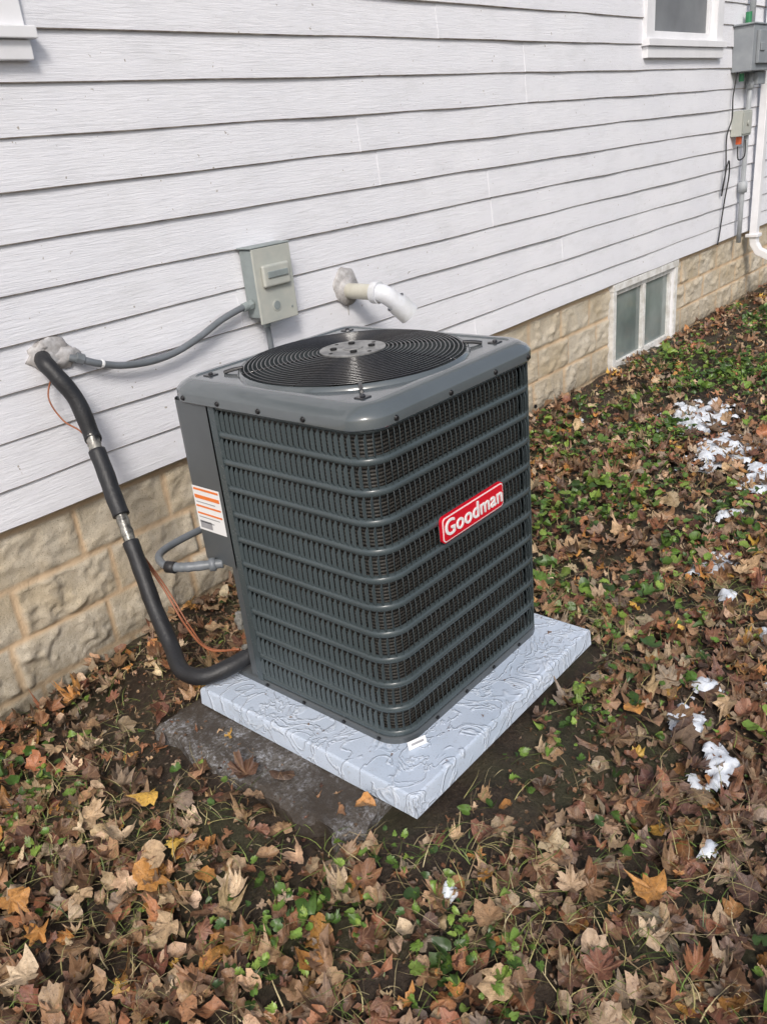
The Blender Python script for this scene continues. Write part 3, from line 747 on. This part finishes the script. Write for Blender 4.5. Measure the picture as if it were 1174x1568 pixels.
def leaf_template(keys,seed,jit=.06):
    r=np.random.default_rng(seed); A=[];Rr=[]
    for a,q in keys: A.append(a);Rr.append(q)
    for a,q in keys[-2:0:-1]: A.append(360-a);Rr.append(q)
    A=np.radians(np.array(A,float)); Rr=np.array(Rr)*(1+r.normal(0,jit,len(A)))
    n_=len(A); out=np.stack([Rr*np.sin(A),Rr*np.cos(A),np.zeros(n_)],1); mid=out*.5; mid[:,2]=r.normal(0,.04,n_); out[:,2]=r.normal(0,.045,n_)
    V_=np.concatenate([[[0,0,0]],mid,out]); i=np.arange(n_); j=(i+1)%n_
    tri=np.stack([np.zeros(n_,int),1+j,1+i],1); quad=np.stack([1+i,1+j,1+n_+j,1+n_+i],1)
    return V_,[tri,quad]
maple=[(0,1.0),(7,.80),(12,.82),(16,.68),(24,.52),(34,.72),(38,.70),(47,.92),(56,.70),(62,.72),(74,.50),(86,.62),(98,.72),(110,.55),(126,.52),(150,.40),(180,.14)]
maple2=[(0,.90),(9,.72),(15,.72),(25,.58),(36,.68),(44,.80),(54,.66),(70,.54),(84,.60),(95,.62),(120,.50),(155,.40),(180,.2)]
maple3=[(0,.85),(12,.75),(22,.66),(34,.70),(44,.74),(58,.62),(72,.58),(86,.60),(100,.58),(125,.52),(155,.42),(180,.3)]
oval=[(0,1.0),(15,.82),(35,.62),(60,.50),(90,.47),(120,.50),(150,.60),(180,.72)]
ovalw=[(0,.9),(20,.80),(45,.68),(70,.62),(95,.60),(120,.60),(150,.62),(180,.66)]
frag=[(0,.8),(20,.5),(45,.75),(70,.35),(100,.6),(130,.55),(160,.3),(180,.5)]
LT=[leaf_template(maple,1),leaf_template(maple3,2,.1),leaf_template(maple2,3,.12),leaf_template(oval,4,.08),leaf_template(ovalw,9,.10),leaf_template(frag,5,.25),leaf_template(frag,6,.3)]
def clearz(x,y):
    pad=(x>-.18)&(x<.855)&(y>-1.69)&(y<-.73)
    slab=(x>-.31)&(x<.4)&(y>-1.55)&(y<-.72)
    return pad,slab
def soilmask(x,y):
    a=np.exp(-(((x-.28)/.38)**2+((y+1.78)/.13)**2))
    b_=np.exp(-(((x+.16)/.38)**2+((y+.44)/.32)**2)**1.5)
    c_=np.exp(-(((x+.40)/.13)**2+((y+1.1)/.38)**2))
    d_=np.exp(-(((x-.98)/.12)**2+((y+1.2)/.4)**2))
    return np.clip(.85*a+.93*b_+.75*c_+.5*d_,0,.96)
def points(n_,x0,x1,y0,y1,thin=True,slabk=.05):
    x=rng.uniform(x0,x1,n_); y=rng.uniform(y0,y1,n_); p,s_=clearz(x,y)
    front=np.exp(-((y+1.53)/.05)**2)*(x<-.1)
    keep=(~p)&((~s_)|(rng.random(n_)<slabk+.45*front))&(y<-.01)
    if thin: keep&=rng.random(n_)>soilmask(x,y)
    return x[keep],y[keep]
PTS=[points(9800,-1.9,1.3,-3.3,0),points(6300,1.3,3.6,-3.3,0),points(6000,3.6,9,-3.0,0),points(1500,-3,6,-4.6,-3.0)]
x=np.concatenate([p[0] for p in PTS]); y=np.concatenate([p[1] for p in PTS])
dn=np.array([noise.noise((a*1.7,b_*1.7,9)) for a,b_ in zip(x,y)])
green=np.array([noise.noise((a*1.1+3,b_*1.6,4)) for a,b_ in zip(x,y)])
keep=rng.random(len(x))<np.clip(.88+.6*dn-.33*(x>1.5)*(green>0),.35,1); x=x[keep];y=y[keep]
n_=len(x)
idx=rng.choice(7,n_,p=[.12,.15,.13,.09,.13,.20,.18])
size=np.where(idx<3,rng.uniform(.034,.070,n_),np.where(idx<5,rng.uniform(.024,.048,n_),rng.uniform(.016,.040,n_)))
pal=np.array([(.38,.235,.13),(.31,.165,.085),(.20,.108,.06),(.11,.060,.036),(.22,.095,.06),(.36,.155,.075),(.52,.365,.22),(.64,.49,.33),(.52,.25,.07),(.27,.19,.13),(.45,.32,.21),(.66,.40,.08),(.34,.27,.20)])
ci=rng.choice(len(pal),n_,p=[.12,.12,.12,.12,.10,.09,.08,.06,.05,.05,.05,.01,.03])
cols=pal[ci]*rng.uniform(.6,1.25,(n_,1))*rng.uniform(.94,1.06,(n_,3))
wet=np.exp(-(((x-.55)/1.0)**2+((y+2.3)/.55)**2)); cols=cols*(1-.40*wet[:,None])+np.array([.02,.012,.014])*wet[:,None]
layer=rng.beta(1.2,2.2,n_)*.045*(1-.4*wet)
tilt=np.minimum(np.abs(rng.normal(0,.36,n_)),1.0)*(1-.4*wet); pos=np.stack([x,y,gz(x,y)+.008+layer+size*np.sin(tilt)*.35],1)
_,sl_=clearz(x,y); pos[:,2]=np.where(sl_,np.maximum(pos[:,2],-.052),pos[:,2])
curl=np.stack([rng.normal(.25,.72,n_),rng.normal(.15,.62,n_),rng.normal(0,.33,n_),rng.random(n_),rng.normal(0,.18,n_),rng.normal(.1,.34,n_)],1)
hero=[(-.61,-.99,.085,7),(-.65,-1.16,.095,8),(-.60,-1.13,.09,6),(-.89,-.89,.08,8),(-.98,-1.15,.085,7),(-.48,-.95,.07,11),(.06,-2.21,.08,8),(-.40,-1.62,.06,7),(-.78,-1.05,.06,6),(-.36,-2.05,.075,6),(-.2,-2.2,.07,4),(.45,-2.45,.08,2),(-.45,-.60,.06,7),(-.5,-.42,.06,6),(-.38,-.47,.05,0),(.1,-.30,.05,7),(.25,-.33,.06,6),(-.62,-.85,.07,6),(-.70,-1.32,.07,6),(-.9,-1.05,.06,8),(-.55,-1.40,.07,7),(-.25,-1.95,.065,0),(-.05,-2.05,.06,10),(.62,-1.9,.06,8),(.85,-2.1,.07,6),(.3,-2.05,.06,5)]
hx=np.array([(h[0],h[1]) for h in hero]); hn=len(hero)
x_=hx[:,0];y_=hx[:,1]
pos=np.concatenate([pos,np.stack([x_,y_,gz(x_,y_)+.058],1)]); size=np.concatenate([size,[h[2]*.9 for h in hero]]); cols=np.concatenate([cols,np.array([pal[h[3]] for h in hero])*1.0])
idx=np.concatenate([idx,rng.choice(3,hn)]); tilt=np.concatenate([tilt,rng.uniform(.03,.28,hn)]); curl=np.concatenate([curl,np.stack([rng.normal(.3,.4,hn),rng.normal(.1,.4,hn),rng.normal(0,.2,hn),rng.random(hn),rng.normal(0,.12,hn),rng.normal(.1,.2,hn)],1)])
N_=len(pos)
scatter_mesh('fallen_leaves',LT,idx,pos,rng.uniform(0,6.28,N_),tilt,rng.uniform(0,6.28,N_),size,curl,cols,M_leaf)
pp=[points(14000,-1.9,1.8,-3.2,0,False,.30),points(6000,1.8,6,-2.8,0,False)]
x=np.concatenate([p[0] for p in pp]);y=np.concatenate([p[1] for p in pp]); m=len(x); _,sl_=clearz(x,y)
sz=rng.uniform(.004,.013,m); zz_=np.where(sl_,-.064,gz(x,y)+.006+rng.random(m)*.018)
cc=pal[rng.choice([0,1,2,3,4,5,9,12],m)]*rng.uniform(.3,.9,(m,1))
frs=[leaf_template([(0,.9),(50,.6),(100,.5),(140,.7),(180,.5)],31,.25),leaf_template([(0,1.2),(50,.4),(100,.35),(140,.5),(180,.9)],32,.25)]
scatter_mesh('leaf_litter',frs,rng.choice(2,m),np.stack([x,y,zz_],1),rng.uniform(0,6.28,m),np.abs(rng.normal(0,.4,m)),rng.uniform(0,6.28,m),sz,rng.normal(0,.5,(m,6)),cc,M_leaf)
m=40; x=rng.uniform(.0,.8,m); y=rng.uniform(-1.645,-1.54,m); x[:14]=rng.uniform(.775,.808,14); y[:14]=rng.uniform(-1.5,-.8,14); x[14:24]=rng.uniform(-.13,-.03,10); y[14:24]=rng.uniform(-1.5,-.95,10)
pos=np.stack([x,y,np.full(m,.005)],1); sz=rng.uniform(.0015,.007,m); sz[0]=.016; sz[30]=.012; sz[1]=.010
scatter_mesh('leaf_debris',LT,rng.choice([5,6],m),pos,rng.uniform(0,6,m),rng.uniform(0,.2,m),rng.uniform(0,6,m),sz,rng.normal(0,.3,(m,6)),pal[rng.choice([0,1,3,4],m)]*.7,M_leaf)
# weeds
round_=[(0,.82),(20,.95),(45,.98),(75,.95),(105,.98),(135,.9),(160,.66),(172,.3),(180,.08)]
pointy=[(0,1.15),(10,.92),(28,.72),(55,.58),(90,.50),(125,.46),(155,.34),(180,.1)]
serr=[(0,1.1),(8,.90),(14,.94),(24,.74),(32,.80),(46,.62),(56,.70),(74,.55),(88,.62),(110,.50),(140,.46),(165,.3),(180,.1)]
WT=[leaf_template(round_,11,.08),leaf_template(pointy,12,.08),leaf_template(serr,13,.06)]
cx=[];cy=[]
def cl(x_,y_,r_,n_):
    cx.extend(rng.normal(x_,r_,n_)); cy.extend(rng.normal(y_,r_,n_))
for a in [(-.53,-1.57,.07,62),(-.42,-1.68,.05,24),(-.38,-1.95,.07,52),(-.28,-2.02,.05,18),(-.66,-.58,.07,32),(-.60,-.35,.08,26),(.30,-1.72,.09,36),(-.25,-1.72,.06,16),(.55,-1.78,.09,38),(.0,-2.55,.08,16),(-.85,-.75,.08,20),(1.0,-1.5,.14,70),(1.1,-.95,.17,130),(.95,-1.9,.12,30),(.2,-2.1,.06,10),(-.95,-1.5,.07,12),(1.3,-.5,.15,80)]: cl(*a)
m=25000; x=rng.uniform(1.0,9,m); y=rng.uniform(-3.4,-.10,m)
gn=np.array([noise.fractal((a*1.2+3,b_*2.0,4),1,2,3) for a,b_ in zip(x,y)]); band=np.exp(-((y+1.0)/.75)**2)
k=rng.random(m)<np.clip((gn+.20)*1.9,0,1)*(.12+.88*band)*(.5+.5*sm(1,2.2,x)); cx=np.concatenate([cx,x[k]]); cy=np.concatenate([cy,y[k]])
m=550; x=rng.uniform(-1.8,1.4,m); y=rng.uniform(-3.3,-.1,m); gn=np.array([noise.noise((a*2.5,b_*2.5,14)) for a,b_ in zip(x,y)]); k=gn>.05; cx=np.concatenate([cx,x[k]]); cy=np.concatenate([cy,y[k]])
p,s_=clearz(cx,cy); k=~(p|s_)&(cy<-.02); cx=cx[k];cy=cy[k]; m=len(cx)
wp=np.array([(.075,.15,.03),(.12,.22,.04),(.17,.28,.05),(.24,.35,.07),(.055,.11,.028)])
cols=wp[rng.choice(5,m)]*rng.uniform(.7,1.3,(m,1))
size=np.where(cx<1.2,rng.uniform(.009,.025,m),rng.uniform(.016,.034,m))
big=rng.random(m)<.09; size[big]*=1.7
scatter_mesh('weeds',WT,rng.choice(3,m,p=[.15,.40,.45]),np.stack([cx,cy,gz(cx,cy)+.03+rng.random(m)*.045],1),rng.uniform(0,6.28,m),np.abs(rng.normal(0,.5,m)),rng.uniform(0,6.28,m),size,np.stack([rng.normal(.3,.4,m),rng.normal(0,.4,m),rng.normal(0,.15,m),rng.random(m),rng.normal(0,.10,m),rng.normal(.3,.2,m)],1),cols,M_weed)
# grass blades
def blades(name,x,y,L,W,lean,cols,mat,z0=.0):
    m=len(x); t=np.linspace(0,1,5); az=rng.uniform(0,6.28,m); tw=az+rng.normal(0,.5,m)
    zb_=gz(x,y)+z0
    V_=[];
    cv=rng.normal(0,.7,m)
    for i,tt in enumerate(t):
        h=L*(1-lean*tt*.85).clip(.02,1)*tt*(1-lean*.55) 
        d=L*tt*lean*(.45+.55*tt)
        a=az+cv*tt
        cxx=x+np.cos(a)*d; cyy=y+np.sin(a)*d; czz=zb_+h
        w_=W*(1-tt**2*.95)/2
        V_.append(np.stack([cxx-np.sin(tw)*w_,cyy+np.cos(tw)*w_,czz],1)); V_.append(np.stack([cxx+np.sin(tw)*w_,cyy-np.cos(tw)*w_,czz],1))
    A=np.stack(V_,1)
    tip=A[:,8]; bad=((tip[:,0]>-.145)&(tip[:,0]<.82)&(tip[:,1]>-1.66)&(tip[:,1]<-.76))|(tip[:,1]>.015); A=A[~bad]; cols=cols[~bad]; m=len(A)
    q=np.array([[2*i,2*i+1,2*i+3,2*i+2] for i in range(4)]); Fq=(q[None]+(np.arange(m)*10)[:,None,None]).reshape(-1,4)
    me=bpy.data.meshes.new(name); me.vertices.add(m*10); me.vertices.foreach_set('co',A.astype(np.float32).ravel())
    me.loops.add(Fq.size); me.loops.foreach_set('vertex_index',Fq.astype(np.int32).ravel()); me.polygons.add(len(Fq)); me.polygons.foreach_set('loop_start',(np.arange(len(Fq))*4).astype(np.int32))
    try: me.polygons.foreach_set('loop_total',np.full(len(Fq),4,np.int32))
    except Exception: pass
    C=np.repeat(np.concatenate([cols,np.ones((m,1))],1)[:,None],10,1); ca_=me.color_attributes.new('Col','FLOAT_COLOR','POINT'); ca_.data.foreach_set('color',C.astype(np.float32).ravel())
    me.update(calc_edges=True); me.validate(); me.shade_smooth(); me.materials.append(mat); o=bpy.data.objects.new(name,me); COL.objects.link(o)
m=34000; x=np.concatenate([rng.uniform(-1.9,1.6,m*6//10),rng.uniform(1.0,9,m*4//10)]); y=rng.uniform(-3.4,-.03,m)
gn=np.array([noise.fractal((a*2.2,b_*2.2,24),1,2,3) for a,b_ in zip(x,y)]); k=(rng.random(m)<np.clip(.45+gn*1.3,.08,1)); p,s_=clearz(x,y); k&=~(p|s_); k&=rng.random(m)>.6*soilmask(x,y); x=x[k];y=y[k];m=len(x)
gp=np.array([(.13,.20,.04),(.21,.27,.065),(.40,.36,.15),(.48,.40,.22),(.07,.12,.025),(.30,.22,.12)])
blades('grass',x,y,rng.uniform(.05,.17,m),rng.uniform(.0014,.0034,m),rng.uniform(.65,1.08,m),gp[rng.choice(6,m,p=[.17,.17,.20,.20,.10,.16])]*rng.uniform(.6,1.15,(m,1)),M_grass,.026)
# thin melting snow: irregular films with holes, lying between the leaves
sn=B()
patches=[(3.55,-.95,.36,.22),(3.05,-1.28,.36,.19),(2.85,-1.60,.24,.14),(2.55,-1.80,.16,.09),(1.78,-1.71,.14,.08),(1.55,-1.86,.07,.04),(.73,-2.02,.10,.055),(.60,-2.16,.10,.06),(.66,-2.36,.09,.055),(.30,-2.25,.045,.03),(2.30,-1.60,.10,.055),(4.4,-1.3,.24,.13),(1.1,-2.2,.10,.055),(.95,-2.02,.08,.05),(3.19,-.35,.06,.04),(1.35,-2.05,.08,.05),(-.25,-1.83,.03,.02)]
for pi_,(a,b_,rx,ry) in enumerate(patches):
    st_=.009 if rx<.13 else .014; nx_=int(2.6*rx/st_)+1; ny_=int(2.6*ry/st_)+1; idm={}; VV=[];FF=[]
    def val(x,y):
        e=((x-a)/rx)**2+((y-b_)/ry)**2
        return .46-.62*e+.80*noise.fractal((x*15,y*15,pi_*3.1),.9,2,4)
    vals=[[val(a-1.3*rx+i*st_,b_-1.3*ry+j*st_) for j in range(ny_+1)] for i in range(nx_+1)]
    def vid(i,j):
        if (i,j) not in idm:
            x=a-1.3*rx+i*st_; y=b_-1.3*ry+j*st_; v=vals[i][j]
            idm[(i,j)]=len(VV); jx=st_*.35*noise.noise((x*90,y*90,1)); jy=st_*.35*noise.noise((x*90,y*90,8))
            VV.append((x+jx,y+jy,float(gz(x,y))+.020+.036*min(.7,max(-.5,v))+.008*noise.noise((x*40,y*40,2))))
        return idm[(i,j)]
    for i in range(nx_):
        for j in range(ny_):
            if vals[i][j]+vals[i+1][j]+vals[i][j+1]+vals[i+1][j+1]>.15: FF.append((vid(i,j),vid(i+1,j),vid(i+1,j+1),vid(i,j+1)))
    if FF: sn.add(VV,FF)
sn.obj('snow_patches',[M_snow],None,True)

# ---------------------------------------------------------------- light, world, camera
w=bpy.data.worlds.new('World'); scene.world=w; w.use_nodes=True; nt=w.node_tree
sk=nt.nodes.new('ShaderNodeTexSky'); sk.sky_type='NISHITA'; sk.sun_disc=False
SD=Vector((-.60,-.56,.72)).normalized()
el_=math.asin(SD.z); az_=math.atan2(SD.x,SD.y)
sk.sun_elevation=el_; sk.sun_rotation=az_; sk.air_density=1.0; sk.dust_density=3.0; sk.ozone_density=1.0
hs=nt.nodes.new('ShaderNodeHueSaturation'); hs.inputs['Saturation'].default_value=.75
nt.links.new(sk.outputs[0],hs.inputs['Color']); nt.links.new(hs.outputs[0],nt.nodes['Background'].inputs[0]); nt.nodes['Background'].inputs[1].default_value=.145
sun=bpy.data.lights.new('sun','SUN'); sun.energy=2.3; sun.angle=math.radians(14); sun.color=(1,.95,.89)
so=bpy.data.objects.new('sun',sun); COL.objects.link(so); so.rotation_euler=(-SD).to_track_quat('-Z','Y').to_euler()
cam=bpy.data.cameras.new('camera'); co=bpy.data.objects.new('camera',cam); COL.objects.link(co); scene.camera=co
cam.sensor_fit='VERTICAL'; cam.sensor_height=24; cam.lens=24*1270.9/1568; cam.clip_end=1000; cam.clip_start=.02
yaw,pit,rol=.7421,-.4169,-.105
f=Vector((math.cos(yaw)*math.cos(pit),math.sin(yaw)*math.cos(pit),math.sin(pit))); r=Vector((math.sin(yaw),-math.cos(yaw),0)); u=r.cross(f)
r2=r*math.cos(rol)+u*math.sin(rol); u2=-r*math.sin(rol)+u*math.cos(rol)
M=Matrix((r2,u2,-f)).transposed().to_4x4(); M.translation=Vector((-1.3549,-2.7644,1.544)); co.matrix_world=M
scene.view_settings.view_transform='Standard'; scene.view_settings.look='None'; scene.view_settings.exposure=0
